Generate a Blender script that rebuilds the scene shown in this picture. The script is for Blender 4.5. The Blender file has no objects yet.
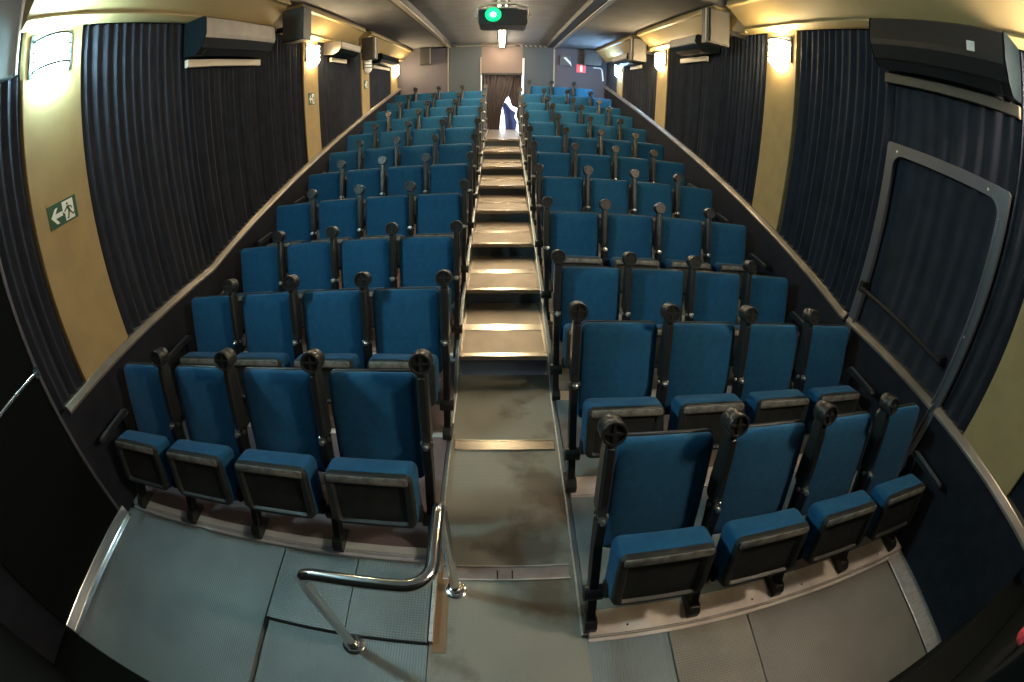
import bpy, bmesh, math, random
from mathutils import Vector, Matrix
C = bpy.context.scene
COL = C.collection
PI = math.pi

# ------------------------------------------------------------------ camera
cam = bpy.data.cameras.new('camera')
camo = bpy.data.objects.new('camera', cam); COL.objects.link(camo)
cam.type = 'PANO'
cam.sensor_fit = 'HORIZONTAL'; cam.sensor_width = 36.0; cam.sensor_height = 24.0
cam.clip_start = 0.005; cam.clip_end = 200
_c = cam.cycles if hasattr(cam, 'cycles') else cam
for tgt in (cam, getattr(cam, 'cycles', None)):
    if tgt is None: continue
    for k, v in (('panorama_type', 'FISHEYE_EQUISOLID'), ('fisheye_lens', 449.7 / 1024 * 36), ('fisheye_fov', math.radians(200))):
        try: setattr(tgt, k, v)
        except Exception: pass
_p, _y, _r = (math.radians(a) for a in (31.47, -1.79, -0.92))
Rz = Matrix(((math.cos(_y), -math.sin(_y), 0), (math.sin(_y), math.cos(_y), 0), (0, 0, 1)))
Rx = Matrix(((1, 0, 0), (0, math.cos(_p), math.sin(_p)), (0, -math.sin(_p), math.cos(_p))))
Ry = Matrix(((math.cos(_r), 0, math.sin(_r)), (0, 1, 0), (-math.sin(_r), 0, math.cos(_r))))
M = Rz @ Rx @ Ry
right, fwd, up = M.col[0], M.col[1], M.col[2]
camo.matrix_world = Matrix(((right[0], up[0], -fwd[0], 0), (right[1], up[1], -fwd[1], 0), (right[2], up[2], -fwd[2], 0), (0, 0, 0, 1)))
C.camera = camo

# ------------------------------------------------------------------ world (daylight outside the rear doorway), exposure
W = bpy.data.worlds.new('world'); C.world = W; W.use_nodes = True
bg = W.node_tree.nodes['Background']
bg.inputs[0].default_value = (0.72, 0.84, 1.0, 1); bg.inputs[1].default_value = 2.2
C.view_settings.view_transform = 'Standard'; C.view_settings.look = 'None'
C.view_settings.gamma = 1; C.view_settings.use_curve_mapping = False
C.view_settings.exposure = 1.65
LAMP = 70.0           # radiance of the wall lamps
TUBE = 34.0           # radiance of the ceiling tube

# ------------------------------------------------------------------ materials
def mat(name, col, rough=0.5, metal=0.0, col2=None, nscale=8.0, bump=0.0, bscale=200.0, lo=0.4, hi=0.65, spec=0.5, ribs=None, sheen=0, stretch=None):
    m = bpy.data.materials.new(name); m.use_nodes = True
    nt = m.node_tree; b = nt.nodes['Principled BSDF']
    b.inputs['Base Color'].default_value = (*col, 1); b.inputs['Roughness'].default_value = rough
    b.inputs['Metallic'].default_value = metal
    b.inputs['Specular IOR Level'].default_value = spec
    if sheen:
        b.inputs['Sheen Weight'].default_value = sheen; b.inputs['Sheen Roughness'].default_value = .5
    tc = nt.nodes.new('ShaderNodeTexCoord'); vec = tc.outputs['Object']
    if stretch:
        mp = nt.nodes.new('ShaderNodeMapping'); mp.inputs['Scale'].default_value = stretch
        nt.links.new(vec, mp.inputs['Vector']); nvec = mp.outputs[0]
    else: nvec = vec
    if col2:
        n = nt.nodes.new('ShaderNodeTexNoise'); n.inputs['Scale'].default_value = nscale; n.inputs['Detail'].default_value = 5
        r = nt.nodes.new('ShaderNodeValToRGB')
        r.color_ramp.elements[0].position = lo; r.color_ramp.elements[1].position = hi
        r.color_ramp.elements[0].color = (*col, 1); r.color_ramp.elements[1].color = (*col2, 1)
        nt.links.new(nvec, n.inputs['Vector']); nt.links.new(n.outputs['Fac'], r.inputs['Fac'])
        nt.links.new(r.outputs['Color'], b.inputs['Base Color'])
    h = None
    if ribs:
        w1 = nt.nodes.new('ShaderNodeTexWave'); w1.wave_type = 'BANDS'; w1.bands_direction = ribs[0]
        w1.inputs['Scale'].default_value = ribs[1]
        nt.links.new(vec, w1.inputs['Vector']); h = w1.outputs['Fac']
        if len(ribs) > 3:
            w2 = nt.nodes.new('ShaderNodeTexWave'); w2.bands_direction = ribs[3]; w2.inputs['Scale'].default_value = ribs[1]
            nt.links.new(vec, w2.inputs['Vector'])
            mx = nt.nodes.new('ShaderNodeMath'); mx.operation = 'MULTIPLY'
            nt.links.new(h, mx.inputs[0]); nt.links.new(w2.outputs['Fac'], mx.inputs[1]); h = mx.outputs[0]
        st = ribs[2]
    elif bump:
        n2 = nt.nodes.new('ShaderNodeTexNoise'); n2.inputs['Scale'].default_value = bscale; n2.inputs['Detail'].default_value = 2
        nt.links.new(nvec, n2.inputs['Vector']); h = n2.outputs['Fac']; st = bump
    if h is not None:
        bp = nt.nodes.new('ShaderNodeBump'); bp.inputs['Strength'].default_value = st; bp.inputs['Distance'].default_value = 0.004
        nt.links.new(h, bp.inputs['Height']); nt.links.new(bp.outputs[0], b.inputs['Normal'])
    return m
def emit(name, col, s):
    m = bpy.data.materials.new(name); m.use_nodes = True; b = m.node_tree.nodes['Principled BSDF']
    b.inputs['Base Color'].default_value = (*col, 1)
    b.inputs['Emission Color'].default_value = (*col, 1); b.inputs['Emission Strength'].default_value = s
    return m
M_ = {}
M_['blue'] = mat('seat fabric', (.005, .070, .158), .85, col2=(.008, .086, .185), nscale=25, bump=.35, bscale=420, spec=.25, sheen=.08)
M_['plastic'] = mat('black plastic', (.014, .016, .015), .38, bump=.12, bscale=260)
M_['arm'] = mat('armrest plastic', (.020, .021, .020), .34, bump=.1, bscale=260)
M_['pan'] = mat('seat underside plastic', (.013, .015, .013), .5, col2=(.025, .025, .021), nscale=14, bump=.15, bscale=150)
M_['worn'] = mat('worn and lit seat edge', (.20, .19, .165), .55, col2=(.08, .08, .07), nscale=30, lo=.45, hi=.7)  # wear plus light caught by the pan's upper rim, painted as a pale tone
M_['steel'] = mat('dark steel', (.012, .013, .013), .4, .3)
M_['bolt'] = mat('zinc bolt', (.55, .55, .52), .3, 1.0)
M_['chrome'] = mat('polished steel', (.80, .80, .79), .17, 1.0)
M_['alu'] = mat('aluminium', (.66, .64, .62), .42, .6, col2=(.52, .49, .47), nscale=12, stretch=(1, 6, 6))
M_['rail'] = mat('worn painted rail', (.66, .60, .54), .5, .2, col2=(.46, .39, .36), nscale=6, lo=.35, hi=.7)
M_['railalu'] = mat('clean aluminium rail', (.66, .70, .72), .35, .35)
M_['tier'] = mat('seating deck', (.20, .235, .25), .5, .2, col2=(.15, .12, .125), nscale=2.6, lo=.48, hi=.60)
M_['tierleft'] = mat('left seating deck', (.15, .115, .125), .6, .1, col2=(.36, .37, .37), nscale=4.5, lo=.60, hi=.70)
M_['platewarm'] = mat('warm-lit floor plate', (.215, .20, .175), .5, .3, col2=(.17, .16, .14), nscale=2.2, ribs=('X', 22, .35))  # same plate as on the left, with warm lamp light put into the colour
M_['platewarm2'] = mat('warm-lit chequered plate', (.24, .225, .19), .42, .35, col2=(.18, .17, .145), nscale=2.5, ribs=('X', 20, .6, 'Y'))  # chequered copy, warm lamp light likewise painted into its colour
M_['plate'] = mat('floor plate', (.185, .225, .232), .5, .3, col2=(.15, .18, .188), nscale=2.2, ribs=('X', 22, .35))
M_['plate2'] = mat('chequered floor plate', (.20, .24, .242), .42, .35, col2=(.155, .18, .185), nscale=2.5, ribs=('X', 20, .6, 'Y'))
M_['aisle'] = mat('aisle floor plate', (.25, .25, .22), .5, .3, col2=(.14, .12, .10), nscale=1.9, lo=.54, hi=.62, ribs=('X', 26, .3, 'Y'))
M_['stringer'] = mat('step side metal', (.17, .215, .23), .35, .5)
M_['pinkstrip'] = mat('dull joint strip', (.34, .28, .275), .45, .4, col2=(.26, .21, .205), nscale=9)
M_['tread'] = mat('tread plate', (.30, .245, .185), .36, .6, col2=(.24, .195, .15), nscale=5, ribs=('X', 30, .35, 'Y'))
M_['riser'] = mat('riser panel', (.045, .06, .07), .55)
M_['nosing'] = mat('nosing aluminium', (.60, .52, .42), .24, .9)
M_['rib'] = mat('step edge wood', (.20, .13, .07), .6)
M_['curtain'] = mat('pleated curtain', (.030, .034, .045), .95, col2=(.023, .026, .035), nscale=5, bump=.3, bscale=300, spec=.1)
M_['wains'] = mat('wainscot carpet', (.018, .020, .027), .9, bump=.4, bscale=350, spec=.1, col2=(.014, .016, .022), nscale=10)
M_['olive'] = mat('ochre wall fabric', (.33, .245, .112), .75, col2=(.29, .215, .10), nscale=6, bump=.2, bscale=350, spec=.3)
M_['cove'] = mat('ochre cove', (.33, .25, .115), .55, col2=(.30, .225, .105), nscale=3)
M_['trim'] = mat('sloping metal rail', (.38, .34, .29), .3, .75, col2=(.28, .245, .21), nscale=3)
M_['ceil'] = mat('ceiling fabric', (.12, .123, .135), .85, col2=(.10, .102, .115), nscale=3, bump=.2, bscale=250)
M_['beam'] = mat('beam black', (.012, .012, .011), .6)
M_['tan'] = mat('beam strip', (.28, .25, .20), .5, .2)
M_['wallpurple'] = mat('rear wall fabric', (.075, .070, .090), .85, bump=.2, bscale=250)
M_['wallteal'] = mat('rear wall panel', (.045, .058, .070), .8, bump=.2, bscale=250)
M_['header'] = mat('doorway header', (.13, .095, .085), .8)
M_['doorcurtain'] = mat('door curtain', (.05, .037, .036), .9, bump=.2, bscale=250)
M_['whitepaint'] = mat('white paint', (.72, .72, .68), .45)
M_['acwhite'] = mat('pale plastic', (.36, .33, .29), .4, col2=(.32, .29, .26), nscale=7)
M_['acdark'] = mat('air conditioner side', (.005, .009, .011), .7, spec=.05)
M_['acblack'] = mat('air conditioner black', (.018, .018, .017), .28)
M_['acgrey'] = mat('air conditioner bronze', (.035, .029, .025), .3)
M_['bracket'] = mat('cream bracket', (.62, .54, .42), .6)
M_['bracketdark'] = mat('brown bracket', (.09, .07, .05), .6)
M_['grille'] = mat('speaker grille', (.05, .047, .042), .6, bump=.6, bscale=700)
M_['cabinet'] = mat('speaker cabinet', (.02, .02, .02), .5)
M_['lampgrey'] = mat('lamp housing', (.045, .05, .052), .5, .3)
M_['lampwhite'] = mat('lamp diffuser', (.8, .8, .78), .4)
M_['green'] = mat('sign green', (.006, .065, .03), .5)
M_['signwhite'] = mat('sign white', (.72, .74, .68), .5)
M_['red'] = mat('sign red', (.75, .06, .07), .5)
M_['frame'] = mat('hatch frame grey', (.085, .09, .105), .45, .3)
M_['frontwall'] = mat('front wall', (.005, .006, .005), .8, spec=.1)
M_['doorpanel'] = mat('black door panel', (.003, .005, .005), .8, spec=.1)
M_['greypanel'] = mat('grey duct', (.17, .20, .21), .6)
M_['cloth'] = mat('dark blue cloth', (.02, .035, .13), .9)
M_['ground'] = mat('pale ground', (.7, .72, .75), .8)
M_['lens'] = emit('projector lens', (.25, 1.0, .5), 5)
M_['lensflare'] = emit('projector lens flare ring', (.0, .55, .16), .6)  # barrel is no lamp: its green emission imitates flare around the lens
M_['cold'] = emit('cold lamp', (.58, .93, 1.0), LAMP * 2.25)
M_['coldrear'] = emit('cold rear lamp', (.42, .70, 1.0), LAMP * 1.6)
M_['warm'] = emit('warm lamp', (1.0, .76, .42), LAMP)
M_['neutral'] = emit('neutral lamp', (1.0, .84, .66), LAMP * 2.6)
for k_ in ('cold', 'coldrear', 'warm', 'neutral'):
    c_ = M_[k_].node_tree.nodes['Principled BSDF']
    M_[k_ + '_low'] = emit(k_ + ' lamp lower diffuser', tuple(c_.inputs['Base Color'].default_value)[:3], c_.inputs['Emission Strength'].default_value * .3)
M_['tube'] = emit('fluorescent tube', (1.0, .80, .52), TUBE)

# ------------------------------------------------------------------ mesh building
class MB:
    def __init__(s): s.v = []; s.f = []
    def add(s, vs, fs):
        o = len(s.v); s.v += [tuple(p) for p in vs]; s.f += [tuple(i + o for i in f) for f in fs]; return s
    def box(s, x0, x1, y0, y1, z0, z1):
        return s.add([(x0, y0, z0), (x1, y0, z0), (x1, y1, z0), (x0, y1, z0), (x0, y0, z1), (x1, y0, z1), (x1, y1, z1), (x0, y1, z1)],
                     [(0, 3, 2, 1), (4, 5, 6, 7), (0, 1, 5, 4), (1, 2, 6, 5), (2, 3, 7, 6), (3, 0, 4, 7)])
    def loft(s, rings, closed=True, cap0=True, cap1=True):
        n = len(rings[0]); vs = [p for r in rings for p in r]; fs = []
        for i in range(len(rings) - 1):
            for j in range(n if closed else n - 1):
                k = (j + 1) % n
                fs.append((i * n + j, i * n + k, (i + 1) * n + k, (i + 1) * n + j))
        if cap0: fs.append(tuple(range(n - 1, -1, -1)))
        if cap1: fs.append(tuple((len(rings) - 1) * n + j for j in range(n)))
        return s.add(vs, fs)
    def prism(s, poly, axis, a, b):
        if axis == 'x': f = lambda p, t: (t, p[0], p[1])
        elif axis == 'y': f = lambda p, t: (p[0], t, p[1])
        else: f = lambda p, t: (p[0], p[1], t)
        return s.loft([[f(p, a) for p in poly], [f(p, b) for p in poly]])
    def cyl(s, p0, p1, r0, r1=None, n=16):
        r1 = r0 if r1 is None else r1
        p0 = Vector(p0); p1 = Vector(p1); d = (p1 - p0).normalized()
        a = d.orthogonal().normalized(); b = d.cross(a)
        ring = lambda c, r: [c + (a * math.cos(2 * PI * i / n) + b * math.sin(2 * PI * i / n)) * r for i in range(n)]
        return s.loft([ring(p0, r0), ring(p1, r1)])
    def lathe(s, c, d, prof, n=20):
        """prof: (radius, distance along d)"""
        c = Vector(c); d = Vector(d).normalized(); a = d.orthogonal().normalized(); b = d.cross(a)
        return s.loft([[c + d * t + (a * math.cos(2 * PI * i / n) + b * math.sin(2 * PI * i / n)) * max(r, 1e-4) for i in range(n)] for r, t in prof])
    def tube(s, pts, r, n=12):
        pts = [Vector(p) for p in pts]; rings = []; a = None
        for i, p in enumerate(pts):
            t = (pts[min(i + 1, len(pts) - 1)] - pts[max(i - 1, 0)]).normalized()
            if a is None: a = t.orthogonal().normalized()
            a = (a - t * a.dot(t)).normalized(); b = t.cross(a)
            rings.append([p + (a * math.cos(2 * PI * j / n) + b * math.sin(2 * PI * j / n)) * r for j in range(n)])
        return s.loft(rings)
    def build(s, name, m, parent=None, smooth=False, bevel=0.0, org=(0, 0, 0), seg=2):
        me = bpy.data.meshes.new(name)
        ox, oy, oz = org
        bm = bmesh.new()
        vs = [bm.verts.new((x - ox, y - oy, z - oz)) for x, y, z in s.v]
        for f in s.f:
            try: bm.faces.new([vs[i] for i in f])
            except ValueError: pass
        bmesh.ops.recalc_face_normals(bm, faces=bm.faces)
        if bevel:
            es = [e for e in bm.edges if len(e.link_faces) == 2 and e.calc_face_angle(0) > .5]
            bmesh.ops.bevel(bm, geom=es, offset=bevel, segments=seg, affect='EDGES', clamp_overlap=True, profile=.5)
        bm.to_mesh(me); bm.free()
        if smooth:
            me.polygons.foreach_set('use_smooth', [True] * len(me.polygons))
            try: me.set_sharp_from_angle(angle=math.radians(35))
            except Exception: pass
        me.materials.append(m)
        o = bpy.data.objects.new(name, me); COL.objects.link(o)
        if parent is not None: o.parent = parent
        else: o.location = org
        return o

def rr(w, h, r, n=5):
    r = min(r, w / 2 - 1e-4, h / 2 - 1e-4); out = []
    for cx, cy, a0 in ((w / 2 - r, h / 2 - r, 0), (-w / 2 + r, h / 2 - r, 90), (-w / 2 + r, -h / 2 + r, 180), (w / 2 - r, -h / 2 + r, 270)):
        for i in range(n + 1):
            a = math.radians(a0 + 90 * i / n); out.append((cx + r * math.cos(a), cy + r * math.sin(a)))
    return out
def thing(name, label, cat, loc, group=None):
    o = bpy.data.objects.new(name, None); COL.objects.link(o); o.location = loc; o.empty_display_size = .1
    return tag(o, label, cat, group)
def tag(o, label, cat, group=None):
    o['label'] = label; o['category'] = cat
    if group: o['group'] = group
    return o
def struct(o, label=None, cat=None):
    o['kind'] = 'structure'
    if label: o['label'] = label
    if cat: o['category'] = cat
    return o

# ------------------------------------------------------------------ measures (metres; camera at the origin, Y into the room)
XL, XR = -2.72, 2.78           # faces of the pillars on the side walls
YB = 12.30                     # rear wall
ZF = -2.20                     # front floor
ZC = 1.50                      # ceiling
S = 0.55                       # seat pitch
AL, AR = -0.362, 0.428         # aisle armrests
LEFT = [(1.677, -1.140), (2.644, -1.142), (3.571, -1.079), (4.464, -.899), (5.481, -.744), (6.313, -.573), (7.180, -.394), (8.116, -.231), (9.100, -.078), (9.930, .075), (10.80, .262)]
RIGHT = [(1.223, -1.149), (2.157, -1.129), (3.096, -1.165), (4.041, -.979), (4.991, -.812), (5.962, -.651), (6.898, -.501), (7.871, -.335), (8.80, -.150), (9.756, -.013), (10.73, .185)]
REAR = (11.40, .417)
KNOB = 1.01
SX0, SX1 = -0.335, 0.390       # aisle
def trimL(y): return -1.235 if y < 3.3 else -1.235 + .178 * (y - 3.3)
def trimR(y): return -1.262 if y < 2.5 else -1.262 + .1745 * (y - 2.5)

# ------------------------------------------------------------------ room shell
struct(MB().box(XL - .16, XL - .06, -.5, YB + .1, -2.6, 1.7).build('wall_left', M_['wains']), 'dark left side wall behind the curtains', 'wall')
struct(MB().box(XR + .06, XR + .16, -.5, YB + .1, -2.6, 1.7).build('wall_right', M_['wains']), 'dark right side wall behind the curtains', 'wall')
struct(MB().box(XL - .16, XR + .16, -.6, -.3, -2.6, 1.7).build('wall_front', M_['frontwall']), 'dark front wall below the camera', 'wall')
struct(MB().box(1.2, XR + .06, -.3, -.10, ZF, -1.45).build('wall_front.001', M_['frontwall'], bevel=.01), 'low dark wall at the front right corner', 'wall')
struct(MB().box(XL - .06, -1.2, -.3, .05, ZF - .2, -2.13).build('wall_front.002', M_['frontwall'], bevel=.01), 'low dark sill at the front left corner', 'wall')
struct(MB().box(XL - .16, XR + .16, -.6, YB + .2, 1.56, 1.66).build('ceiling', M_['ceil']), 'dark grey fabric ceiling', 'ceiling')
struct(MB().box(XL - .06, -1.42, -.3, YB, ZC - .02, 1.56).build('ceiling.001', M_['ceil']), 'dark grey ceiling over the left seats', 'ceiling')
struct(MB().box(1.34, XR + .06, -.3, YB, ZC - .02, 1.56).build('ceiling.002', M_['ceil']), 'dark grey ceiling over the right seats', 'ceiling')
# beams along the ceiling
b = struct(MB().box(-1.46, -1.30, -.3, YB, ZC - .04, 1.56).build('trim_1', M_['beam'], bevel=.004), 'left black ceiling beam with a tan strip', 'beam')
MB().box(-1.405, -1.318, -.3, YB - .01, ZC - .055, ZC - .035).build('beam_strip', M_['tan'], b, bevel=.004)
b = struct(MB().box(1.17, 1.42, -.3, YB, ZC - .04, 1.56).build('trim_2', M_['beam'], bevel=.004), 'right black ceiling beam with a tan strip', 'beam')
MB().box(1.335, 1.41, -.3, YB - .01, ZC - .055, ZC - .035).build('beam_strip', M_['tan'], b, bevel=.004)

# rear wall with the doorway
wb = struct(MB().box(XL - .06, -1.40, YB, YB + .1, -1.4, ZC + .06).build('wall_back', M_['wallpurple']), 'purple-grey rear wall over the left seats', 'wall')
struct(MB().box(-1.40, -.53, YB - .01, YB + .1, -1.4, ZC + .06).build('wall_back.001', M_['wallteal']), 'teal-grey rear panel left of the doorway', 'wall')
struct(MB().box(.545, 1.37, YB - .01, YB + .1, -1.4, ZC + .06).build('wall_back.002', M_['wallteal']), 'teal-grey rear panel right of the doorway', 'wall')
struct(MB().box(1.37, XR + .06, YB, YB + .1, -1.4, ZC + .06).build('wall_back.003', M_['wallpurple']), 'purple-grey rear wall over the right seats', 'wall')
struct(MB().box(-.53, .545, YB, YB + .1, .69, ZC + .06).build('wall_back.004', M_['header']), 'pinkish header panel above the curtained doorway', 'wall')
struct(MB().box(-1.415, -1.392, YB - .03, YB, -.6, ZC - .02).build('trim_3', M_['tan'], bevel=.004))
struct(MB().box(1.35, 1.39, YB - .03, YB, -.6, ZC - .05).build('trim_4', M_['tan'], bevel=.004))
struct(MB().box(-.56, -.53, YB - .04, YB, -.95, 1.15).build('trim_5', M_['tan'], bevel=.005))
struct(MB().box(.545, .59, YB - .04, YB, -.95, 1.12).build('trim_6', M_['whitepaint'], bevel=.005))
g = MB().box(-1.38, 1.36, YB - .05, YB, ZC - .045, ZC - .005)
struct(g.build('trim_7', M_['beam'], bevel=.004), 'dark strip along the top of the rear wall', 'trim')
gl = MB()
for i in range(7):
    x = .50 + i * .125
    gl.prism([(x, ZC - .042), (x + .05, ZC - .042), (x + .0, ZC - .008), (x - .05, ZC - .008)], 'y', YB - .058, YB - .045)
gl.box(-1.2, .35, YB - .055, YB - .045, ZC - .034, ZC - .018)
struct(gl.build('trim_8', M_['tan']), 'tan slanted bars along the top of the rear wall', 'trim')

# ------------------------------------------------------------------ floor, seating tiers, aisle steps
struct(MB().box(SX0 - .025, SX1 + .03, -.3, 3.05, ZF - .1, ZF).build('floor', M_['aisle']), 'worn grey metal aisle floor', 'floor')
fl = [((XL, -1.262, .03, 1.23), ZF + .035, 'plate', 'large ribbed metal floor plate before the left front seats'),
      ((-1.256, SX0 - .03, -.3, .742), ZF, 'plate', 'lower ribbed metal floor plate beside the front handrail foot'),
      ((-1.256, -.795, .748, 1.23), ZF + .035, 'plate2', 'chequered step plate on the left, next to the large floor plate'),
      ((-.789, SX0 - .03, .748, 1.23), ZF + .035, 'plate2', 'chequered step plate on the left beside the aisle'),
      ((SX1 + .03, .842, -.3, .76), ZF, 'plate', 'narrow metal floor plate right of the aisle'),
      ((.848, 1.325, -.3, .76), ZF, 'platewarm2', 'chequered metal floor plate on the right'),
      ((1.331, 2.58, -.1, .78), ZF, 'platewarm', 'large ribbed metal floor plate before the right front seats')]
for i, ((x0, x1, y0, y1), z, m, lab) in enumerate(fl):
    struct(MB().box(x0, x1, y0, y1, ZF - .1, z).build('floor', M_[m], bevel=.003), lab, 'floor')
struct(MB().box(XL - .06, XR + .06, -.3, 1.25, ZF - .25, ZF - .11).build('floor', M_['steel']))
# metal edging round the front floor
struct(MB().box(-.358, SX0 - .003, .75, 1.23, ZF - .02, ZF + .045).build('trim_9', M_['alu'], bevel=.003), 'aluminium edge of the left front step', 'trim')
struct(MB().box(-.345, -.275, .70, 1.20, ZF + .0005, ZF + .004).build('trim_10', M_['rib']), 'brown strip on the aisle floor beside the step', 'trim')
struct(MB().prism([(2.585, ZF + .004), (2.80, ZF + .004), (2.80, ZF + .06), (2.785, ZF + .06), (2.785, ZF + .018), (2.585, ZF + .014)], 'y', -.1, .83).build('trim_11', M_['alu'], bevel=.003), 'wide aluminium angle along the right front floor edge', 'trim')
struct(MB().prism([(-2.72, ZF + .036), (-2.645, ZF + .036), (-2.645, ZF + .045), (-2.685, ZF + .05), (-2.70, ZF + .13), (-2.72, ZF + .13)], 'y', .05, 1.17).build('trim_12', M_['chrome'], bevel=.004), 'shiny metal angle along the left front floor edge', 'trim')

def tiers(rows, x0, x1, side):
    for i, (y, z) in enumerate(rows):
        zf = z - KNOB
        ya = y - (.46 if side == 'right' else .41)
        yb = rows[i + 1][0] - (.46 if side == 'right' else .41) if i + 1 < len(rows) else YB
        if side == 'right' and i + 1 == len(rows): yb = REAR[0] - .44
        t = struct(MB().box(x0, x1, ya + (.16 if side == 'right' else .06), yb, zf - .35, zf).build('seating_tier', M_['tier' if side == 'right' else 'tierleft']), None, None)
        # front rail of the tier: two stepped strips with a groove and screw holes
        rw = .16 if side == 'right' else .06
        r = MB().prism([(ya - .018, zf - .060), (ya - .018, zf - .032), (ya + .004, zf - .032), (ya + .004, zf - .012), (ya + .010, zf - .012), (ya + .010, zf), (ya + rw, zf), (ya + rw, zf - .3), (ya + .004, zf - .3), (ya + .004, zf - .060)], 'x', x0, x1)
        ro = r.build('tier_rail', M_['rail' if side == 'right' else 'railalu'], t, bevel=.003)
        for q in range(6 if i == 0 and side == 'right' else 0):
            xs = x0 + .2 + q * .37
            MB().cyl((xs, ya + .05, zf - .001), (xs, ya + .05, zf + .0015), .007, n=8).build('rail_screw', M_['steel'], ro)
tiers(LEFT, XL + .02, SX0 - .03, 'left')
tiers(RIGHT, SX1 + .035, XR - .02, 'right')
zf = REAR[1] - KNOB
t = struct(MB().box(SX1 + .16, XR - .02, REAR[0] - .44, YB, zf - .5, zf).build('seating_tier', M_['tier'], bevel=.004))

# joints in the aisle floor
for y in (1.195, 2.21):
    o = MB().box(SX0 + .02, SX1 - .02, y - .04, y + .04, ZF + .0005, ZF + .006)
    so = struct(o.build('trim_13', M_['pinkstrip'] if y < 2 else M_['nosing'], bevel=.002), 'flat metal strip across the aisle floor', 'trim')
    for yy in (y - .046, y + .042): MB().box(SX0 + .02, SX1 - .02, yy, yy + .007, ZF + .0005, ZF + .010).build('bright_edge', M_['nosing'] if y > 2 else M_['alu'], so)
    if y < 2:
        for xx in (-.025, .055): MB().box(xx, xx + .008, y - .035, y + .018, ZF + .006, ZF + .008).build('slit', M_['steel'], so)
# steps
def step_z(k): return -2.17 + .154 * k
NST = 8
for k in range(1, NST + 1):
    y0 = 3.05 + .94 * (k - 1); y1 = 3.05 + .94 * k if k < NST else YB + .5; z = step_z(k)
    z0 = ZF if k == 1 else step_z(k - 1)
    o = struct(MB().box(SX0 - .03, SX1 + .034, y0 + .054, y1 + .05, z - .9, z - .05).box(SX0, SX1, y0 + .022, y1 + .03, z - .052, z).build('stair_step', M_['tread']))
    MB().box(SX0 + .01, SX1 - .01, y0 + .03, y0 + .05, z0 - .03, z - .035).build('riser', M_['riser'], o)
    MB().prism([(y0, z - .034), (y0, z + .004), (y0 + .052, z + .004), (y0 + .052, z + .0005), (y0 + .024, z + .0005), (y0 + .024, z - .034)], 'x', SX0, SX1).build('nosing', M_['nosing'], o, bevel=.0015)
    if k < NST:
        MB().box(SX0 + .02, SX1 - .02, y0 + .42, y0 + .53, z + .0005, z + .005).build('joint_strip', M_['nosing'], o, bevel=.0015)
    MB().box(SX0 + .001, SX0 + .022, y0 + .055, y1, z + .0005, z + .007).build('side_strip', M_['nosing'], o)
    MB().box(SX1 - .022, SX1 - .001, y0 + .055, y1, z + .0005, z + .007).build('side_strip', M_['nosing'], o)
# stringers beside the aisle: sloped aluminium sides with a bright upper edge
for sgn, x0, x1, lab in ((-1, SX0 - .028, SX0 - .002, 'aluminium side stringer along the left of the aisle steps'), (1, SX1 + .002, SX1 + .033, 'aluminium side stringer along the right of the aisle steps')):
    g = MB()
    g.prism([(1.25 if sgn < 0 else .78, ZF - .1), (1.25 if sgn < 0 else .78, ZF + .035), (2.75, ZF + .035), (3.05, step_z(1) + .03)] +
            [(3.05 + .94 * i, step_z(i + 1) + .03) for i in range(1, 8)] + [(YB - .01, step_z(8) + .03), (YB - .01, -1.6), (10.6, -1.6), (3.05, ZF - .1)], 'x', x0, x1)
    so = struct(g.build('trim_14' if sgn < 0 else 'trim_15', M_['stringer'], bevel=.003), lab, 'trim')
    xe = x0 if sgn > 0 else x1
    up_ = [(1.25 if sgn < 0 else .78, ZF + .035), (2.75, ZF + .035), (3.05, step_z(1) + .03)] + [(3.05 + .94 * i, step_z(i + 1) + .03) for i in range(1, 8)] + [(YB - .02, step_z(8) + .03)]
    MB().loft([[(xe - .004, y, z - .012), (xe + .004, y, z - .012), (xe + .004, y, z + .005), (xe - .004, y, z + .005)] for y, z in up_]).build('bright_edge', M_['alu'], so)

# ------------------------------------------------------------------ side walls: wainscot, trim rail, pillars, cove
def wall_side(side):
    if side == 'left': X, tf, ins, nm, kink = XL, trimL, 1, 'left', 3.3
    else: X, tf, ins, nm, kink = XR, trimR, -1, 'right', 2.5
    a, b = X - ins * .06, X + ins * .012
    y0 = 1.12 if side == 'left' else -.1
    poly = [(y0, -2.6), (YB, -2.6), (YB, tf(YB)), (kink, tf(kink)), (y0, tf(y0))]
    struct(MB().prism(poly, 'x', a, b).build('wall_' + nm, M_['wains']), 'dark carpeted wainscot of the %s wall under the sloping rail' % nm, 'wall')
    def seg(ya, yb, m, name):
        pts = [ya] + ([kink] if ya < kink < yb else []) + [yb]
        rings = []
        for y in pts:
            z = tf(y); x0, x1 = sorted((X - ins * .055, X + ins * .045))
            xw, xf = X - ins * .055, X + ins * .052
            rings.append([(xw, y, z - .030), (xf, y, z - .034), (xf, y, z - .012), (xf - ins * .034, y, z + .024), (xw, y, z + .024)])
        struct(MB().loft(rings).build(name, m, bevel=.004), 'shiny sloping rail along the %s wall' % nm, 'trim')
    if side == 'left': seg(1.205, YB - .01, M_['trim'], 'trim_16')
    else:
        seg(-.1, 1.225, M_['trim'], 'trim_17'); seg(1.265, 2.40, M_['trim'], 'trim_18'); seg(2.44, YB - .01, M_['trim'], 'trim_19')
wall_side('left'); wall_side('right')
PL = [(1.478, 2.034), (6.02, 6.56), (8.82, 9.36), (11.30, 12.03)]
PR = [(.36, .93), (3.79, 4.36), (7.53, 8.08), (10.50, 11.05)]
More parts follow.
